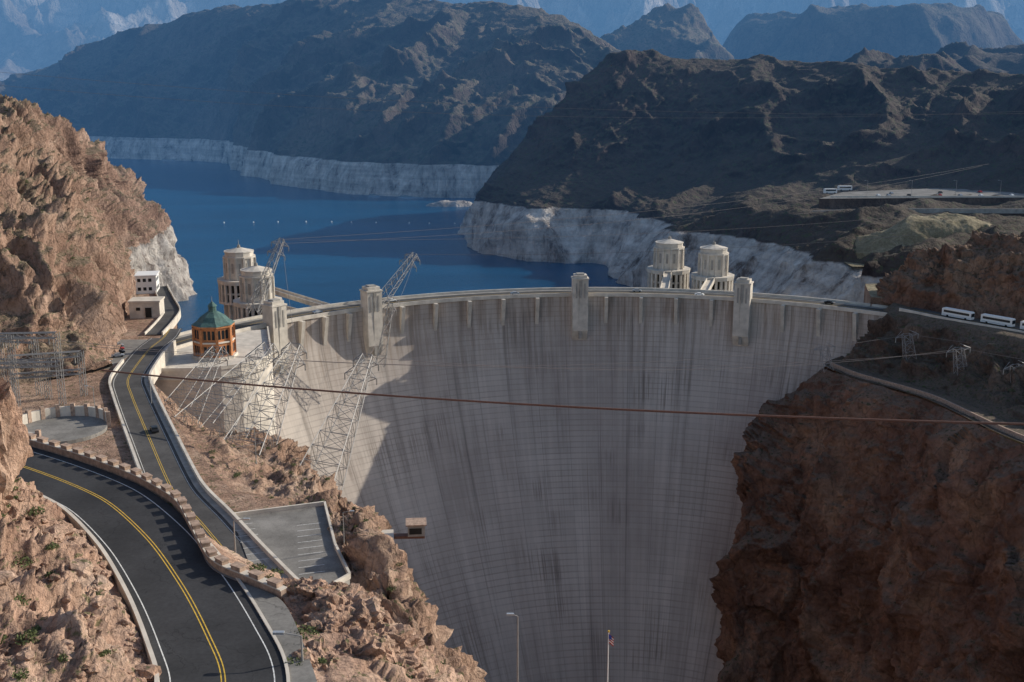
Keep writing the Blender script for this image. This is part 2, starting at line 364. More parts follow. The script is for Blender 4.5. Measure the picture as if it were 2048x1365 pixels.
HR=[
[(163,478,3),(165,482,8),(170,488,12),(176,494,14),(190,505,10),(200,520,0)],
[(170,455,3),(173,460,13),(177,467,20),(184,477,24),(196,492,20),(208,515,0)],
[(200,430,3),(203,436,16),(207,444,25),(214,458,33),(228,478,28),(240,510,0)],
[(235,410,3),(238,417,16),(243,426,26),(252,442,35),(268,462,30),(280,500,0)],
[(300,380,3),(304,388,18),(310,398,30),(320,415,40),(340,435,36),(360,480,0)]]
loft('rocky_knoll',HR,260,160,'rockR',3.5,.05,2.,.12,[.2,1,1,1,1,1],.5,45,.4,.6)
LW=[
[(-5,115,25),(10,100,25),(25,95,8),(45,95,-110),(60,95,-221)],
[(-25,150,14),(-12,145,12),(2,140,-8),(22,140,-110),(45,140,-221)],
[(-35,175,3),(-25,175,2),(-8,172,-6),(8,172,-110),(30,172,-221)],
[(-36,192,3),(-31,194,2),(-20,192,-4),(0,192,-110),(25,192,-221)],
[(-44,226,3),(-38,228,2),(-31,227,-6),(-12,226,-110),(18,225,-221)],
[(-66,240,3),(-54,262,-4),(-46,266,-18),(-28,265,-110),(8,262,-221)],
[(-84,272,3),(-70,303,-5),(-60,304,-24),(-40,300,-110),(0,300,-221)],
[(-100,302,3),(-88,335,-20),(-76,338,-38),(-55,335,-110),(-10,330,-221)],
[(-112,328,3),(-102,364,-27),(-90,366,-42),(-70,362,-110),(-20,360,-221)],
[(-122,350,3),(-118,372,-30),(-100,390,-50),(-85,390,-110),(-30,390,-221)]]
loft('canyon_wall_slope',LW,560,320,'rockM',4.0,.06,2.1,.17,[.03,.8,1,1,1],.6,51,.35,.9)
NR=[
[(-15,40,49.6),(-5,40,49),(5,42,40),(30,45,20),(60,50,-20)],
[(-18,76,49.6),(-11,79,48.7),(-4,82,42),(15,85,22),(45,95,-10)],
[(-25,93,49.6),(-18.5,95,48.),(-10,102,39),(5,110,16),(25,120,-5)],
[(-36,111,49.6),(-33,116,42),(-28,122,24),(-24,135,4),(-12,150,-2)],
[(-55,128,49.6),(-53,134,40),(-49,143,22),(-44,156,4),(-38,170,0)],
[(-85,148,49.6),(-83,156,40),(-80,170,24),(-75,190,3),(-70,210,0)],
[(-130,172,49.6),(-130,180,40),(-130,195,24),(-125,215,3),(-120,230,0)]]
loft('roadside_slope',NR,360,260,'rockN',1.0,.12,.7,.4,[0,.4,1,1,1],.7,61,.15,1.5)
g=MB()
g.prism([(-44,226),(-36,192),(-35,175),(-60,165),(-140,190),(-300,230),(-300,600),(-205,560),(-188,530),(-162,500),(-148,470),(-140,435),(-134,412),(-131,385),(-122,350),(-112,328),(-100,302),(-84,272),(-66,240)],-60,3.6,'rockM')
g.prism([(-133,395),(-135,352),(-150,345),(-152,395)],3,3.64,'lot')
g.obj('abutment_ground')
X,Y=np.meshgrid(np.linspace(-5200,6200,640),np.linspace(3900,10500,330),indexing='ij')
P=np.stack([X.ravel(),Y.ravel(),X.ravel()*0],1)
t=np.clip((Y.ravel()-4700)/4300,0,1); t=t*t*(3-2*t)
z=-60+120*np.clip((Y.ravel()-3900)/1500,0,1)+t*1500*(.95+.55*ridged(P*.0011+3.1,9,71,.58))
gridobj('far_mountain_range',np.stack([X,Y,z.reshape(X.shape)],-1),'far')
g=MB(); g.add([(-30000,2300,-47),(30000,2300,-47),(30000,30000,-47),(-30000,30000,-47)],[(0,1,2,3)],'far'); g.obj('desert_ground')
mound('background_hill',351,2600,400,420,-40,300,'rockC',240,200,flat=1.15,fr=.005,amp=.10,seed=81)
mound('background_hill',1026,3200,520,500,-40,335,'rockC',240,200,flat=2.3,fr=.004,amp=.06,seed=82)
mound('background_hill',460,1350,240,200,-40,168,'rockA',200,160,flat=1.3,fr=.01,amp=.08,seed=83)
mound('background_hill',800,1600,420,300,-40,190,'rockA',200,160,flat=1.6,fr=.008,amp=.08,seed=84)
mound('dry_grass_knoll',248,628,60,34,4,19,'grass',flat=1.3,fr=.03,amp=.12,seed=85)
mound('shoal',-69,1310,50,16,-46,9,'rockB',60,30,flat=1.3,fr=.03,amp=.2,seed=86)
# lake
DC=(40.,323.); RD=181.
def arc(th,r): a=R2(th); return (DC[0]+r*math.sin(a),DC[1]+r*math.cos(a))
g=MB(); n=40; inn=[arc(-80+i*(135/n),RD+9) for i in range(n+1)]
out=[]
for i in range(n+1):
    th=-80+i*(135/n); x,y=arc(th,5000); out.append((max(-4000,min(4000,x)),min(3600,max(y,380))))
g.strip([(x,y,-43.) for x,y in inn],[(x,y,-43.) for x,y in out],'water'); g.obj('lake_water')
g=MB(); g.add([(-60,-200,-218),(170,-200,-218),(170,400,-218),(-60,400,-218)],[(0,1,2,3)],'water'); g.obj('river_water')
g=MB()
for i in range(13):
    x=-300+i*27+random.uniform(-5,5); y=1140+8*math.sin(i*.5)
    g.ngon((x,y),-43.2,-41.8,.9,.5,8,'white')
g.obj('buoy_line')
# ------------------------------------------------------------------ dam
def gh(h): return .0983*max(h-10,0)**1.35
ths=np.linspace(-70,56,400); hs=np.concatenate([np.linspace(0,20,12),np.linspace(23,221,110)])
P=np.zeros((len(ths),len(hs),3)); UV=np.zeros((len(ths),len(hs),2))
for i,th in enumerate(ths):
    sa,ca=math.sin(R2(th)),math.cos(R2(th))
    for j,h in enumerate(hs):
        r=RD-gh(h); P[i,j]=(DC[0]+r*sa,DC[1]+r*ca,-h); UV[i,j]=(R2(th)*RD+300,-h+300)
dam=bpy.data.objects.new('arch_gravity_dam',None); scene.collection.objects.link(dam)
face=gridobj('downstream_face',P,'dam',True,UV); face.parent=dam
def ringpts(r,z,t0=-70,t1=56,n=200): return [(*arc(t0+(t1-t0)*i/n,r),z) for i in range(n+1)]
def ringbox(g,r0,r1,z0,z1,m,t0=-70,t1=56,n=200):
    a=ringpts(r0,z0,t0,t1,n);b=ringpts(r0,z1,t0,t1,n);c=ringpts(r1,z1,t0,t1,n);d=ringpts(r1,z0,t0,t1,n)
    g.strip(a,b,m);g.strip(b,c,m);g.strip(c,d,m);g.strip(d,a,m)
g=MB()
g.strip(ringpts(RD-.6,0),ringpts(RD+14.5,0),'conc')
g.strip(ringpts(RD+14,0),ringpts(RD+14,-90),'conc')
ringbox(g,RD-.7,RD-.2,-.6,1.1,'conc'); ringbox(g,RD+13.6,RD+14.4,-1.4,1.2,'conc')
ringbox(g,RD-.2,RD+2.2,-.1,.15,'concd'); ringbox(g,RD+11.3,RD+13.6,-.1,.15,'concd')
g.strip(ringpts(RD+2.2,.02),ringpts(RD+11.3,.02),'asph2')
g.strip(ringpts(RD+6.65,.03),ringpts(RD+6.9,.03),'yel')
o=g.obj('crest_roadway'); o.parent=dam
g=MB()
def radbox(g,th,r0,r1,w,z0,z1,m,r0b=None):
    a=R2(th); er=(math.sin(a),math.cos(a)); et=(math.cos(a),-math.sin(a))
    if r0b is None: r0b=r0
    vs=[]
    for z,ra in ((z0,r0b),(z1,r0)):
        for r,s_ in ((ra,-1),(r1,-1),(r1,1),(ra,1)):
            vs.append((DC[0]+er[0]*r+et[0]*s_*w/2,DC[1]+er[1]*r+et[1]*s_*w/2,z))
    g.add(vs,[(3,2,1,0),(4,5,6,7),(0,1,5,4),(1,2,6,5),(2,3,7,6),(3,0,4,7)],m)
towers=[-50.2,-34.7,-2.6,21.6]
allf=[-45.8,-42.,-38.2]
x=-29.8
while x<52: allf.append(x); x+=5.2
for t in allf:
    if min(abs(t-q) for q in towers)<2.2: continue
    radbox(g,t,RD-3.2,RD+.5,1.6,-15.,-.6,'conc',RD-.2)
o=g.obj('crest_buttresses'); o.parent=dam
for th in towers:
    g=MB()
    radbox(g,th,RD-5.2,RD+1.5,7.2,-16,8.2,'conc')
    radbox(g,th,RD-5.2,RD+1.,7.2,-27,-16,'conc',RD+.5)
    radbox(g,th,RD-5.5,RD+1.8,7.8,8.2,8.8,'conc')
    radbox(g,th,RD-4.6,RD+.9,6.,8.8,10.2,'conc')
    radbox(g,th,RD-3.6,RD-.2,3.6,10.2,10.8,'concd')
    for s_ in (-1.9,0,1.9):
        a=R2(th); cx=DC[0]+math.sin(a)*(RD-5.25)+math.cos(a)*s_; cy=DC[1]+math.cos(a)*(RD-5.25)-math.sin(a)*s_
        g.box((cx,cy,3),( .7,.3,7),'concd',-a)
    radbox(g,th,RD-5.6,RD-5.1,1.4,-20,8.,'concd',RD-4.)
    o=g.obj('dam_tower'); o.parent=dam
# ------------------------------------------------------------------ intake towers
def intake(c,zt=16.,sc=1.):
    g=MB(); n=12
    g.ngon(c,-90,-11,7.6*sc,7.6*sc,n,'conc')
    for i in range(n):
        t=2*math.pi*i/n; g.box((c[0]+8.1*sc*math.cos(t),c[1]+8.1*sc*math.sin(t),-50),(2.,1.2,78),'conc',t)
    g.ngon(c,-11,-9.8,11.6*sc,11.6*sc,n,'conc'); g.ngon(c,-9.8,-1,9.6*sc,9.6*sc,n,'dark')
    for i in range(n*2):
        t=2*math.pi*i/(n*2); g.box((c[0]+10.6*sc*math.cos(t),c[1]+10.6*sc*math.sin(t),-5.4),(1.1,1.3,8.8),'conc',t)
    g.ngon(c,-6,-5.2,10.8*sc,10.8*sc,n,'conc')
    g.ngon(c,-1,1.,11.6*sc,11.9*sc,n,'conc')
    g.ngon(c,1.,11.8,7.6*sc,7.6*sc,n,'conc')
    for i in range(n):
        t=2*math.pi*(i)/n; g.box((c[0]+7.8*sc*math.cos(t),c[1]+7.8*sc*math.sin(t),6.4),(1.0,1.0,10.8),'conc',t)
        t=2*math.pi*(i+.5)/n; g.box((c[0]+7.38*sc*math.cos(t),c[1]+7.38*sc*math.sin(t),7),(.3,1.1,5.),'concd',t)
    g.ngon(c,11.8,12.6,8.3*sc,8.3*sc,n,'conc'); g.ngon(c,12.6,14.6,7.3*sc,7.3*sc,n,'conc'); g.ngon(c,14.6,15.1,7.6*sc,7.6*sc,n,'conc')
    g.ngon(c,15.1,16.6,7.*sc,1.5*sc,n,'conc'); g.ngon(c,16.6,18.,.9,.7,8,'concd'); g.cyl((c[0],c[1],18),(c[0],c[1],20.5),.2,.1,6,'steel')
    d=Vector((DC[0]-c[0],DC[1]-c[1])); dl=d.length; d/=dl; L0=dl-(RD+14)-8*sc
    m=Vector(c)+d*(8*sc+L0/2); a=math.atan2(d.y,d.x)
    g.box((m.x,m.y,-.6),(L0,4.,1.2),'conc',a)
    for q in (-1,1): g.box((m.x-d.y*q*1.9,m.y+d.x*q*1.9,.5),(L0,.3,1.),'conc',a)
    g.obj('intake_tower')
intake((84,577)); intake((104,556),sc=.95); intake((-138,545)); intake((-116,487),sc=.95)
# ------------------------------------------------------------------ left terrace
g=MB()
pts=[(-124,362),(-108,363),(-101,365),(-95,369),(-91,374),(-88.5,380),(-88,387),(-92,402),(-99,430),(-112,425),(-128,402)]
g.prism(pts,-70,-.1,'conc')
for i in range(8):
    a,b=Vector(pts[i]),Vector(pts[i+1]); d=b-a; m=(a+b)/2; g.box((m.x,m.y,.5),(d.length+.3,.6,1.2),'conc',math.atan2(d.y,d.x))
    g.box((m.x,m.y,-3.),(d.length+.9,1.2,.5),'conc',math.atan2(d.y,d.x))
g.obj('concrete_terrace')
c=(-108,384); g=MB(); ph=math.pi/8
g.ngon(c,-.1,1.,8.2,8.2,8,'conc',ph); g.ngon(c,1.,6.,7.2,7.2,8,'brick',ph); g.ngon(c,6.,6.5,7.6,7.6,8,'conc',ph)
g.ngon(c,6.5,11.5,6.9,6.9,8,'brick',ph); g.ngon(c,11.5,12.2,7.6,7.6,8,'brick',ph)
g.ngon(c,12.2,13.4,7.8,5.9,8,'copper',ph); g.ngon(c,13.4,15.,5.9,4.4,8,'copper',ph); g.ngon(c,15.,16.6,4.4,2.,8,'copper',ph); g.ngon(c,16.6,18.6,1.4,1.4,8,'copper',ph); g.ngon(c,18.6,20.2,1.8,.3,8,'copper',ph); g.cyl((c[0],c[1],20.2),(c[0],c[1],22.2),.12,.06,6,'steel')
for i in range(8):
    t=2*math.pi*(i+.5)/8+ph; ap=math.cos(math.pi/8)
    for z,h,r in ((3.3,3.2,7.2),(9.,3.2,6.9)):
        for q in (-1.5,0,1.5):
            g.box((c[0]+r*ap*math.cos(t)-q*math.sin(t),c[1]+r*ap*math.sin(t)+q*math.cos(t),z),(.16,1.,h),'glass',t)
    t=2*math.pi*i/8+ph; g.box((c[0]+7.1*math.cos(t),c[1]+7.1*math.sin(t),6),(1.,1.,10.5),'brick',t)
g.obj('octagonal_pavilion')
def house(name,c,d,rz,wall,roof='concd',floors=1):
    g=MB(); g.box((c[0],c[1],c[2]+d[2]/2),d,wall,rz); g.box((c[0],c[1],c[2]+d[2]+.25),(d[0]+.8,d[1]+.8,.5),roof,rz)
    ca,sa=math.cos(rz),math.sin(rz)
    for f in range(floors):
        z=c[2]+(f+.55)*d[2]/floors
        for q in np.arange(-d[0]/2+1.5,d[0]/2-1,2.4):
            for s_ in (-1,1): g.box((c[0]+q*ca-s_*d[1]/2*sa,c[1]+q*sa+s_*d[1]/2*ca,z),(1.4,.12,1.5),'glass',rz)
        for q in np.arange(-d[1]/2+1.5,d[1]/2-1,2.4):
            for s_ in (-1,1): g.box((c[0]+s_*d[0]/2*ca-q*sa,c[1]+s_*d[0]/2*sa+q*ca,z),(.12,1.4,1.5),'glass',rz)
    g.obj(name)
house('pump_house',(-168,494,3.6),(9,12,8),.2,'white','white',2)
g=MB(); g.box((-150,438,6.8),(12,9,6.6),'conc',.1); g.box((-150,438,10.5),(12.8,9.8,.7),'conc',.1); g.box((-148.,433.4,6.),(2.4,.3,4.),'dark',.1); g.box((-152.,433.1,7.5),(1.6,.3,1.2),'dark',.1); g.obj('concrete_building')
# ------------------------------------------------------------------ roads
def smooth(pts,n):
    Q=np.array(pts,float); s=np.concatenate([[0],np.cumsum(np.linalg.norm(np.diff(Q,axis=0),axis=1))])
    t=np.interp(np.linspace(0,s[-1],n),s,np.arange(len(s)))
    P=crom(Q,t)
    for _ in range(6): P[1:-1]=(P[:-2]+2*P[1:-1]+P[2:])/4
    return P
def offs(P,o,dz=0):
    d=np.gradient(P[:,:2],axis=0); d/=np.linalg.norm(d,axis=1,keepdims=True)
    Q=P.copy(); Q[:,0]+=-d[:,1]*o; Q[:,1]+=d[:,0]*o; Q[:,2]+=dz; return [tuple(x) for x in Q]
def ribbon(g,P,a,b,dz,m): g.strip(offs(P,a,dz),offs(P,b,dz),m)
def wallrib(g,P,a,b,z0,z1,m):
    A,B,C,D=offs(P,a,z0),offs(P,a,z1),offs(P,b,z1),offs(P,b,z0)
    g.strip(A,B,m);g.strip(B,C,m);g.strip(C,D,m)
    for i in (0,-1): g.add([A[i],B[i],C[i],D[i]],[(0,1,2,3)],m)
near=smooth([(-150,178,50),(-110,156,50),(-82,140,50),(-58.5,125,50),(-46,115,50),(-37,103.5,50),(-30,92,50),(-25.3,83,50),(-22.3,76,50),(-20,60,50),(-19.5,40,50)],240)
g=MB(); ribbon(g,near,-4.7,5.,0,'asph'); ribbon(g,near,-.22,-.12,.012,'yel'); ribbon(g,near,.08,.18,.012,'yel'); ribbon(g,near,3.8,3.9,.012,'wl'); ribbon(g,near,-4.02,-3.92,.012,'wl'); g.obj('mountain_road')
outer=np.array(offs(near,5.35))
k0=int(np.argmin(np.abs(outer[:,0]+33.5)+np.abs(outer[:,1]-101)*.2))
wl=smooth([tuple(p) for p in outer[20:k0:6]]+[(-29.3,97.7,50),(-25.4,94.2,50),(-21,91,49.8)],230)
A_=offs(near[k0:],5.,.02); nB=len(A_)
Bc=smooth([A_[0][:2]+(50.,),(-29.3,97.2,50),(-25.4,93.8,50),(-21,90.7,50),(-17.6,83,50),(-14,72,50),(-13,55,50),(-13,40,50)],nB); Bc=[(x,y,50.02) for x,y,z in Bc]
g=MB(); g.strip(A_,Bc,'lot'); g.strip(Bc,[(x,y,44) for x,y,z in Bc],'rockN'); wallrib(g,near[k0+2:],4.75,5.02,-.1,.14,'conc'); g.obj('pavement')
g=MB(); wallrib(g,near[80:],-5.1,-4.75,-.3,.75,'conc'); g.obj('roadside_barrier')
g=MB(); wallrib(g,wl,0,.65,-4,.7,'stone'); wallrib(g,wl,-.1,.75,.7,.82,'conc')
C=np.array(offs(wl,.32)); s=np.concatenate([[0],np.cumsum(np.linalg.norm(np.diff(C,axis=0),axis=1))])
q=1.
while q<s[-1]-1:
    p=[np.interp(q,s,C[:,i]) for i in range(3)]; p2=[np.interp(q+.3,s,C[:,i]) for i in range(3)]
    a=math.atan2(p2[1]-p[1],p2[0]-p[0]); g.box((p[0],p[1],p[2]+1.0),(1.25,.74,.4),'stone',a); g.box((p[0],p[1],p[2]+1.25),(1.4,.86,.1),'stone',a); q+=2.5
g.obj('crenellated_wall')
road2=smooth([(-134,415,3.3),(-131,398,3.6),(-130,378,3.8),(-124,339.5,3.8),(-116,319,3.8),(-96,275,3.8),(-79,238.5,3.8),(-67.5,220,3.8),(-56.5,202,3.8),(-44,182,4),(-34,165,6)],200)
g=MB(); ribbon(g,road2,-5.,5.,0,'asph2'); ribbon(g,road2,-.3,-.16,.012,'yel'); ribbon(g,road2,.14,.28,.012,'yel'); ribbon(g,road2,-4.3,-4.18,.012,'wl'); ribbon(g,road2,4.1,4.22,.012,'wl')
g.obj('dam_road')
g=MB(); wallrib(g,road2[20:],5.,6.4,0,.16,'concd'); wallrib(g,road2[20:],6.4,7.1,-4,1.15,'conc'); wallrib(g,road2[40:150],-5.7,-5.,-1,1.1,'conc'); g.obj('road_parapet')
sp=smooth([(-136,402,3.9),(-138,420,3.9),(-142,445,3.9),(-152,470,3.9),(-166,505,3.9)],60)
g=MB(); ribbon(g,sp,-3,3,.02,'asph2'); wallrib(g,sp,-3.5,-3,-2,1.,'conc') ; wallrib(g,sp,3,3.4,-2,1.,'conc'); g.obj('shore_road')
g=MB(); poly=[(-61,222),(-42,229),(-36,206),(-31,192),(-36,184),(-46,184),(-52,199)]
g.prism(poly,-8,3.95,'concd','lot')
for i in range(5):
    a,b=Vector(poly[i]),Vector(poly[i+1]); d=b-a; m=(a+b)/2; g.box((m.x,m.y,4.3),(d.length,.5,1.1),'conc',math.atan2(d.y,d.x))
for i in range(9):
    y=194+i*3.; g.box((-38.6-(i-0)*.62,y,3.962),(5.,.14,.02),'wl',.3)
for i in range(7):
    y=200+i*3.; g.box((-50-i*1.3,y,3.962),(4.2,.14,.02),'wl',.3)
g.obj('parking_plaza')
g=MB(); g.box((-31,214,2.6),(12,5.,1.),'conc',.12); g.box((-31,214,-3),(3.,3.5,10.5),'conc',.12)
g.box((-23,215,2.5),(9.,1.6,.6),'rust',.05); g.box((-20.3,215.2,4.2),(3.6,3.2,2.4),'concd',.1); g.box((-20.3,215.2,5.6),(4.4,4.,.3),'stone',.1); g.box((-20.3,213.5,4.2),(2.6,.15,1.3),'dark',.1)
g.box((-33,216.6,3.7),(10,.15,1.),'rust',.12)
g.obj('cantilever_lookout')
g=MB(); cc=(-123,283)
g.ngon(cc,3.,4.6,12,12,36,'lot')
for i in range(26):
    a0=R2(20+i*9.5); a1=R2(20+(i+1)*9.5)
    p=[(cc[0]+r*math.cos(a),cc[1]+r*math.sin(a)) for r,a in ((12.,a0),(12.7,a0),(12.7,a1),(12.,a1))]
    g.prism(p,3,7.4,'conc')
for i in range(14):
    a=R2(20+i*19); g.box((cc[0]+12.35*math.cos(a),cc[1]+12.35*math.sin(a),5.6),(1.1,1.1,5.2),'stone',a)
g.obj('curved_viewing_terrace')
rim=smooth([(137,452,-20),(141,430,-18.9),(157,390,-16.9),(165,329,-13.9),(188,271,-8.9),(227,171,1)],120)
g=MB(); wallrib(g,rim,-.3,.3,-1.5,.6,'stone'); ribbon(g,rim,.4,5.,.35,'slopeR'); g.obj('rim_wall')
shelf=smooth([(168,452,3.9),(180,432,3.9),(199,408,3.9),(223,372,3.9),(254,314,3.9)],80)
g=MB(); ribbon(g,shelf,-5,5,.05,'asph2'); wallrib(g,shelf,-5.6,-5,-2,.9,'conc'); ribbon(g,shelf,-.1,.1,.07,'yel'); g.obj('canyon_rim_road')
g=MB(); g.prism([(205,728),(300,735),(420,735),(420,800),(330,812),(235,775)],10,23.2,'slopeR','lot')
for i in range(26): g.box((222+i*7,742,23.21),(.2,5,.02),'wl')
g.box((310,736.,23.7),(190,.4,1.),'conc')
g.obj('parking_lot')
hw=smooth([(190,712,16),(240,705,18.5),(320,690,20),(440,680,21)],60)
g=MB(); wallrib(g,hw,-4,4,-8,.3,'slopeR'); ribbon(g,hw,-3.6,3.6,.33,'asph2'); wallrib(g,hw,-4.3,-4,-2,.9,'concd'); g.obj('highway')
g=MB(); g.prism([(160,476),(182,468),(196,488),(190,512),(168,510)],-6,4.3,'rockM','grass'); g.obj('dry_grass_field')
# ------------------------------------------------------------------ vehicles
def car(x,y,z,rz,col,name='parked_car'):
    g=MB(); ca,sa=math.cos(rz),math.sin(rz)
    prof=[(-2.2,.35),(-2.2,.85),(-1.9,.98),(-1.45,1.0),(-.95,1.42),(.55,1.42),(1.1,.98),(2.,.85),(2.2,.6),(2.2,.35)]
    vs=[]
    for s_ in (-1,1):
        for a,h in prof:
            w=.87 if h<1.1 else .7
            vs.append((x+a*ca-s_*w*sa,y+a*sa+s_*w*ca,z+h))
    n=len(prof); g.add(vs,[tuple(range(n)),tuple(range(2*n-1,n-1,-1))]+[(i,n+i,n+(i+1)%n,(i+1)%n) for i in range(n)],col)
    g.box((x-.2*ca,y-.2*sa,z+1.2),(1.7,1.62,.32),'glass',rz); g.box((x+.83*ca,y+.83*sa,z+1.19),(.55,1.35,.25),'glass',rz)
    for a in (-1.35,1.35):
        for s_ in (-.8,.8):
            px,py=x+a*ca-s_*sa,y+a*sa+s_*ca; g.cyl((px+.12*sa,py-.12*ca,z+.33),(px-.12*sa,py+.12*ca,z+.33),.33,.33,12,'tyre')
    g.obj(name)
def bus(x,y,z,rz,L=13.,name='tour_bus',col='white'):
    g=MB(); ca,sa=math.cos(rz),math.sin(rz)
    g.box((x,y,z+1.9),(L,2.5,2.9),col,rz); g.box((x,y,z+3.42),(L-.6,2.2,.2),col,rz)
    g.box((x,y,z+2.35),(L-1.6,2.56,.95),'glass',rz); g.box((x+(L/2)*ca,y+(L/2)*sa,z+2.2),(.12,2.2,1.4),'glass',rz)
    g.box((x,y,z+.9),(L-.8,2.54,.12),'silver',rz)
    for a in (-L*.3,L*.32):
        for s_ in (-1.12,1.12):
            px,py=x+a*ca-s_*sa,y+a*sa+s_*ca; g.cyl((px+.16*sa,py-.16*ca,z+.48),(px-.16*sa,py+.16*ca,z+.48),.48,.48,14,'tyre')
    g.obj(name)
bus(181,432,4.,-.95); bus(191.5,419,4.,-.93); bus(201,405.5,4.,-.95)
bus(222,762,23.3,.1,9.,'motorhome'); bus(239,785,23.3,.05,10.,'motorhome')
cols=['white','silver','black','red','silver','white']
for i,(x,y) in enumerate([(250,745),(257,745),(271,745),(292,745),(306,745),(320,745),(341,745),(264,760),(300,765),(330,770)]): car(x,y,23.25,1.57,cols[i%6])
car(-97.5,283,3.85,-1.1,'black','car'); 
for i,(x,y,a) in enumerate([(-137.5,368,.4),(-139,373,.4),(-141,378,.4),(-143,383,.4),(-138.5,358,.4)]): car(x,y,3.68,a,cols[(i+1)%6])
for th,r,cn in ((-30,9,'white'),(-12,4.6,'silver'),(6,9,'silver'),(15,4.6,'white'),(33,9,'black'),(-42,4.6,'silver')):
    x,y=arc(th,RD+r); car(x,y,.05,-R2(th),cn,'car')
# ------------------------------------------------------------------ lattice towers
def lattice(name,base,top,wb,wt,seg,arms=(),r=.12,m='steel'):
    g=MB(); b=Vector(base);t=Vector(top); d=(t-b); L_=d.length; dn=d.normalized()
    a=Vector((1,0,0)); a=(a-dn*a.dot(dn)).normalized(); c=dn.cross(a)
    def ring(f):
        w=(wb+(wt-wb)*f)/2; p=b+d*f; return [p+a*(sx*w)+c*(sy*w) for sx,sy in ((-1,-1),(1,-1),(1,1),(-1,1))]
    R=[ring(i/seg) for i in range(seg+1)]
    for i in range(seg):
        for q in range(4):
            g.cyl(R[i][q],R[i+1][q],r*1.3,r*1.3,4,m,False)
            g.cyl(R[i][q],R[i+1][(q+1)%4],r*.6,r*.6,4,m,False); g.cyl(R[i][(q+1)%4],R[i+1][q],r*.6,r*.6,4,m,False)
            g.cyl(R[i+1][q],R[i+1][(q+1)%4],r*.8,r*.8,4,m,False)
    for f,l in arms:
        p=b+d*f; w=(wb+(wt-wb)*f)/2
        for s_ in (-1,1):
            tip=p+a*(s_*l)
            for cc_ in (-1,1):
                g.cyl(p+a*(s_*w)+c*(cc_*w),tip,r,r,4,m,False); g.cyl(p+a*(s_*w)+c*(cc_*w)+dn*1.8,tip,r,r,4,m,False)
            g.cyl(tip,tip-Vector((0,0,2)),.18,.18,5,'concd',False)
    return g.obj(name)
arms=((.86,5),(.96,4))
lattice('transmission_tower',(-55,280,-16),(-44,322,15),12,3,10,arms,.12)
lattice('transmission_tower',(-74,282,-6),(-66,323,18),12,3,10,arms,.12)
lattice('transmission_tower',(-90,296,-2),(-78,340,14),12,3,10,arms,.12)
lattice('transmission_tower',(-103,322,-4),(-98,352,10),9,3,8,arms,.11)
lattice('transmission_tower',(-110,452,2),(-100,470,31),5,2,8,((.8,4),(.93,4)))
lattice('transmission_tower',(-60,480,0),(-45,500,20),5,2,7,((.8,4.5),(.93,4)))
lattice('transmission_tower',(-57,455,-22),(-52,458,5),4,2,6,((.9,3),))
for b in ((160,424,-11),(171,400,-11),(183,378,-12),(132,440,-20)):
    lattice('transmission_tower',b,(b[0]-2,b[1],b[2]+10),4,3.,3,((.95,4.5),),.09)
def gantry(x,y,z,w,h,rz):
    g=MB(); ca,sa=math.cos(rz),math.sin(rz)
    for s_ in (-1,0,1):
        px,py=x+s_*w/2*ca,y+s_*w/2*sa
        for ox in (-.7,.7):
            for oy in (-.7,.7): g.cyl((px+ox,py+oy,z),(px+ox,py+oy,z+h),.12,.12,4,'steel',False)
        for i in range(int(h/2)):
            g.cyl((px-.7,py-.7,z+i*2),(px+.7,py-.7,z+i*2+2),.07,.07,4,'steel',False); g.cyl((px+.7,py+.7,z+i*2),(px-.7,py+.7,z+i*2+2),.07,.07,4,'steel',False)
    for hh in (h,h-1.6,h*.6,h*.6-1.4):
        for o_ in (-.7,.7): g.cyl((x-w/2*ca,y-w/2*sa+o_,z+hh),(x+w/2*ca,y+w/2*sa+o_,z+hh),.16,.16,4,'steel',False)
    n=int(w/2)
    for top in (h,h*.6):
        for i in range(n):
            a=-w/2+i*w/n; b=a+w/n
            g.cyl((x+a*ca,y+a*sa-.7,z+top-1.5),(x+b*ca,y+b*sa-.7,z+top),.08,.08,4,'steel',False); g.cyl((x+a*ca,y+a*sa+.7,z+top),(x+b*ca,y+b*sa+.7,z+top-1.5),.08,.08,4,'steel',False)
    for i in range(6):
        a=-w/2+w*(i+.5)/6; g.cyl((x+a*ca,y+a*sa,z+h-1.6),(x+a*ca,y+a*sa,z+h-3.6),.2,.2,6,'concd')
    g.obj('substation_gantry')
gantry(-146,308,3.6,26,22,.1); gantry(-156,322,3.6,24,18,-.2); gantry(-140,316,3.6,20,14,.3)
# ------------------------------------------------------------------ cables
def wire(pts,r,name,m='wire',sag=0.,n=60):
    g=MB()
    a,b=Vector(pts[0]),Vector(pts[1]); P=[]
    for i in range(n+1):
        f=i/n; p=a.lerp(b,f); p.z-=sag*4*f*(1-f); P.append(p)
    for i in range(n): g.cyl(P[i],P[i+1],r,r,6,m,False)
    g.obj(name,True)
wire([(-121,310,14),(169,177,38)],.25,'cableway_cable','rust',4)
for (a,b,s_) in [((-330,620,108),(520,640,88),16),((-330,640,100),(520,660,96),20),
    ((-156,322,21),(171,400,-2),8),((-144,308,25),(160,424,-1),11),
    ((-100,470,31),(330,760,44),6),((-104,470,29),(330,770,42),9),((-100,468,31),(300,620,32),6),
    ((-45,500,20),(175,470,33),3),((-66,323,18),(-100,470,30),3),((-44,322,15),(-45,500,19),4),
    ((-44,322,15),(171,400,-1),6),((171,400,-1),(240,330,4),2),((160,424,-1),(240,350,6),2)]:
    wire([a,b],.065,'power_line','wire',s_,40)
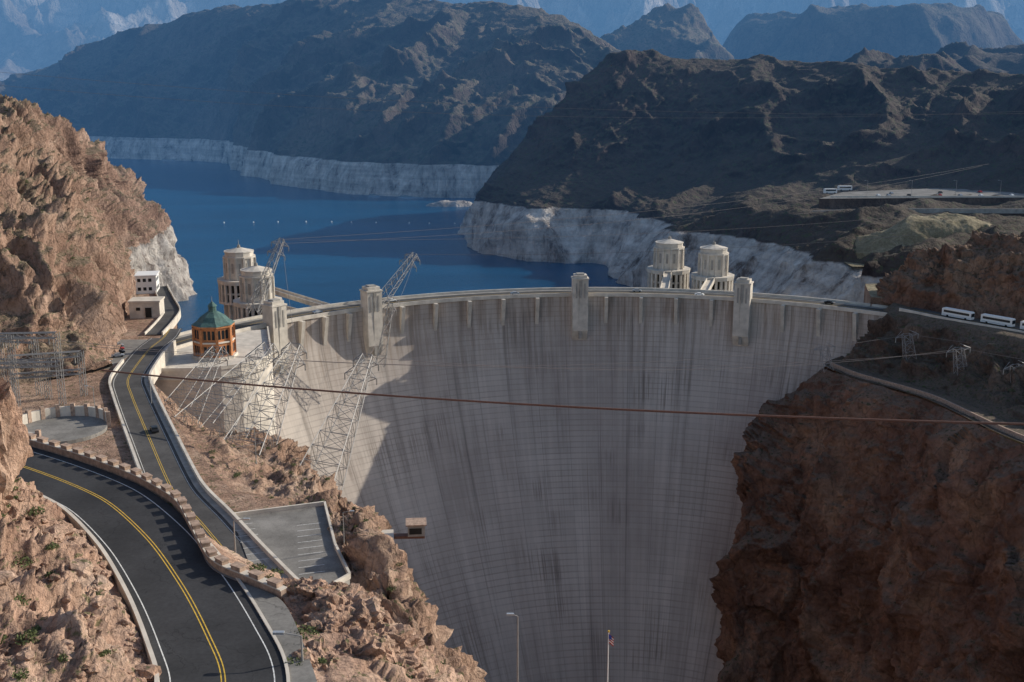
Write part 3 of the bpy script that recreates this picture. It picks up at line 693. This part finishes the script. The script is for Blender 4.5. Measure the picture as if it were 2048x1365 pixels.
# ------------------------------------------------------------------ lamps, flag
def lamp(x,y,z,h=9.,ang=math.pi,arm=1.8):
    g=MB(); g.cyl((x,y,z),(x,y,z+.4),.25,.22,10,'concd'); g.cyl((x,y,z+.4),(x,y,z+h),.13,.08,8,'steel')
    ex,ey=x+arm*math.cos(ang),y+arm*math.sin(ang); g.cyl((x,y,z+h),(ex,ey,z+h+.35),.06,.05,6,'steel')
    g.box((ex,ey,z+h+.3),(.9,.35,.2),'silver',ang); g.obj('street_lamp')
lamp(-16.9,79.5,46.,6.2); lamp(-38.3,140,28,9.,0.); lamp(-65,262,2,9); lamp(-34,205,3.9,8,0); lamp(-120,300,3.7,8); lamp(.7,120,21,12,math.pi,.9)
lamp(-107,310,3.8,8); lamp(-74,306,-6,9.)
for x in (240,270,300,330,360): lamp(x,738,23.2,11)
g=MB(); g.cyl((11.5,118,20),(11.5,118,32.),.09,.06,8,'white'); g.ngon((11.5,118),32.,32.2,.12,.12,8,'yel')
for i in range(7):
    g.add([(11.5+j*.15,118+.08*math.sin(j*1.3),31.8-i*.17-j*.12) for j in range(5)]+[(11.5+j*.15,118+.08*math.sin(j*1.3),31.8-(i+1)*.17-j*.12) for j in range(5)],[(j,j+1,6+j,5+j) for j in range(4)],'red' if i%2==0 else 'white')
g.add([(11.5,117.9,31.8),(11.85,117.9,31.55),(11.85,117.9,31.),(11.5,117.9,31.2)],[(0,1,2,3)],'blue')
g.obj('flagpole')
g=MB(); g.box((8,108,25.1),(6,4,1.2),'conc'); g.box((8,108,25.9),(6.6,4.6,.3),'stone'); g.obj('gate_building')
low=smooth([(-14.5,100,42.2),(-11.3,95.6,42.),(-7,88.5,42.),(-3,81,41)],40)
g=MB(); wallrib(g,low,-.25,.25,-4,.7,'conc'); g.obj('low_wall')
# ------------------------------------------------------------------ near hillside inside curve
d=np.gradient(near[:,:2],axis=0); d/=np.linalg.norm(d,axis=1,keepdims=True)
cols=[]
for i in range(60,240,12):
    p=near[i]; nx,ny=d[i,1],-d[i,0]
    cols.append([(p[0]+nx*o,p[1]+ny*o,p[2]+h) for o,h in ((5.1,-.3),(6.2,.9),(8.8,2.9),(13.5,5.2),(22,10.),(40,17))])
loft('rocky_hillside',cols,560,360,'rockN',1.6,.09,.5,.3,[.1,.6,1,1.2,1.4,1.4],.9,91,.3,.8,.15)
ICO={}
for sub in (2,3,5,6):
    bm=bmesh.new(); bmesh.ops.create_icosphere(bm,subdivisions=sub,radius=1.)
    ICO[sub]=(np.array([v.co[:] for v in bm.verts]),[tuple(v.index for v in f.verts) for f in bm.faces]); bm.free()
def boulder(g,c,r,m,seed,sq=(1,1,.8),sub=5):
    V,F=ICO[sub]
    n=.34*blocky(V*1.1+seed*3.7,seed)+.15*blocky(V*2.6+seed,seed+3)+.08*blocky(V*6+seed,seed+4)+.12*fbm(V*1.5+seed,4,seed)
    V=V*(1+n)[:,None]*r*np.array(sq)+np.array(c); g.add(V,F,m)
g=MB()
for i,(c,r,sq) in enumerate([((-53.,97,60),5.6,(1,1,2.1)),((-60,101,58),6,(1,1,1.8)),((-50.,92,55),3.,(1,1,1.))]): boulder(g,c,r,'rockN',i+1,sq,6)
g.obj('rock_outcrop')
g=MB()
B_=[((-18.8,92.5,48.5),2.3),((-15.5,90.5,47.6),3.4),((-12.5,88,45.6),3.4),((-14,84,46.8),2.9),((-10,84.5,44.),3.),((-16.6,87,48.4),2.1),((-11,80,45.),2.6),((-8,80,42.4),2.5),((-16.,81,48.5),1.7),((-21.5,95,48),1.6),((-16,95,45.5),2.8),((-12,93,43.5),2.6)]
for i,(c,r) in enumerate(B_): boulder(g,c,r,'rockN',i+20,(1.15,1.,.85),5)
for i in range(110):
    q=random.random(); x=-20+12*q+random.uniform(-2.5,3.5); y=95-15*q+random.uniform(-2,2); boulder(g,(x,y,48.8-5*q+random.uniform(-1,.4)),random.uniform(.2,.8),'rockN',i+50,(1.1,1,.8),3)
g.obj('roadside_boulders')
bpy.context.view_layer.update(); hill=bpy.data.objects['rocky_hillside']
def hit(x,y,o):
    ok,l,n,f=o.ray_cast(Vector((x,y,150)),Vector((0,0,-1))); return l if ok else None
g=MB(); gs=MB()
def shrub(g,c,r):
    for _ in range(int(60+80*r)):
        v=Vector((random.gauss(0,1),random.gauss(0,1),abs(random.gauss(0,.8)))).normalized()*r*random.uniform(.4,1.)
        p=Vector(c)+Vector((v.x,v.y,v.z*.8)); a=Vector((random.uniform(-1,1),random.uniform(-1,1),random.uniform(-1,1))).normalized()*.15*r**.3; b=a.orthogonal().normalized()*.07
        g.add([p-a,p+b,p+a,p-b],[(0,1,2,3)],'leaf')
for i in range(1300):
    j=random.randint(70,239); p=near[j]; nx,ny=d[j,1],-d[j,0]; o=5.6+random.random()**1.3*16
    l=hit(p[0]+nx*o,p[1]+ny*o,hill)
    if l is None: continue
    if i%6==0 and o>7.5: shrub(gs,l,random.uniform(.25,1.1))
    else: boulder(g,(l.x,l.y,l.z),random.uniform(.12,.5)*(1 if random.random()<.88 else 2.4),'rockN',i+200,(1.2,1,.7),2)
g.obj('loose_rocks')
for c in B_[::2]: shrub(gs,(c[0][0]+random.uniform(-1,1),c[0][1]-1,c[0][2]+c[1]*.7),.4)
for nm,xs,ys,num in (('canyon_wall_slope',(-90,-10),(165,330),140),('cliff_hillside',(-300,-140),(330,740),450),('roadside_slope',(-40,0),(78,130),40),('canyon_rim_slope',(140,260),(300,460),200)):
    ob=bpy.data.objects[nm]
    for i in range(num):
        l=hit(random.uniform(*xs),random.uniform(*ys),ob)
        if l is not None and l.z>-30 and not (nm=='canyon_rim_slope' and l.z>2.2): shrub(gs,l,random.uniform(.5,1.2))
gs.obj('desert_shrubs')
# ------------------------------------------------------------------ haze: boxes given a blue glow in place of light scattered by air
def hazemat(nm,SG,col):
    hz=bpy.data.materials.new(nm); hz.use_nodes=True; t=hz.node_tree; t.nodes.clear()
    o=t.nodes.new('ShaderNodeOutputMaterial'); ab=t.nodes.new('ShaderNodeVolumeAbsorption'); em=t.nodes.new('ShaderNodeEmission'); ad=t.nodes.new('ShaderNodeAddShader')
    ab.inputs['Color'].default_value=(0,0,0,1); ab.inputs['Density'].default_value=SG
    em.inputs['Color'].default_value=(*col,1); em.inputs['Strength'].default_value=SG
    t.links.new(ab.outputs[0],ad.inputs[0]); t.links.new(em.outputs[0],ad.inputs[1]); t.links.new(ad.outputs[0],o.inputs['Volume']); M[nm]=hz
hazemat('haze_glow_low',1.9e-4,(.075,.22,.47)); hazemat('haze_glow_far',1.15e-4,(.20,.42,.72))
g=MB(); g.box((0,1960,140),(6000,2680,380),'haze_glow_low'); g.obj('background_haze_glow')
g=MB(); g.box((0,7500,900),(16000,8390,2200),'haze_glow_far'); g.obj('background_haze_glow')
# ------------------------------------------------------------------ light
az=R2(67); el=R2(25)
w=bpy.data.worlds.new('World'); scene.world=w; w.use_nodes=True; nt=w.node_tree
sky=nt.nodes.new('ShaderNodeTexSky'); sky.sky_type='NISHITA'; sky.sun_disc=False; sky.sun_elevation=el; sky.sun_rotation=az; sky.altitude=400; sky.dust_density=1.5
bg=nt.nodes['Background']; bg.inputs['Strength'].default_value=.15; nt.links.new(sky.outputs[0],bg.inputs['Color'])
sd=Vector((math.sin(az)*math.cos(el),math.cos(az)*math.cos(el),math.sin(el)))
sl=bpy.data.lights.new('sun','SUN'); sl.energy=5.; sl.angle=R2(.5); sl.color=(1,.92,.79)
so=bpy.data.objects.new('sun',sl); so.rotation_euler=sd.to_track_quat('Z','Y').to_euler(); so.location=sd*500; scene.collection.objects.link(so)
cd=bpy.data.cameras.new('camera'); cd.lens=38.2; cd.sensor_width=36; cd.clip_end=60000; cd.clip_start=.5
co=bpy.data.objects.new('camera',cd); co.location=(0,0,95); co.rotation_euler=(R2(90-13.1),0,0); scene.collection.objects.link(co); scene.camera=co
scene.view_settings.view_transform='Standard'; scene.view_settings.look='None'; scene.view_settings.exposure=0
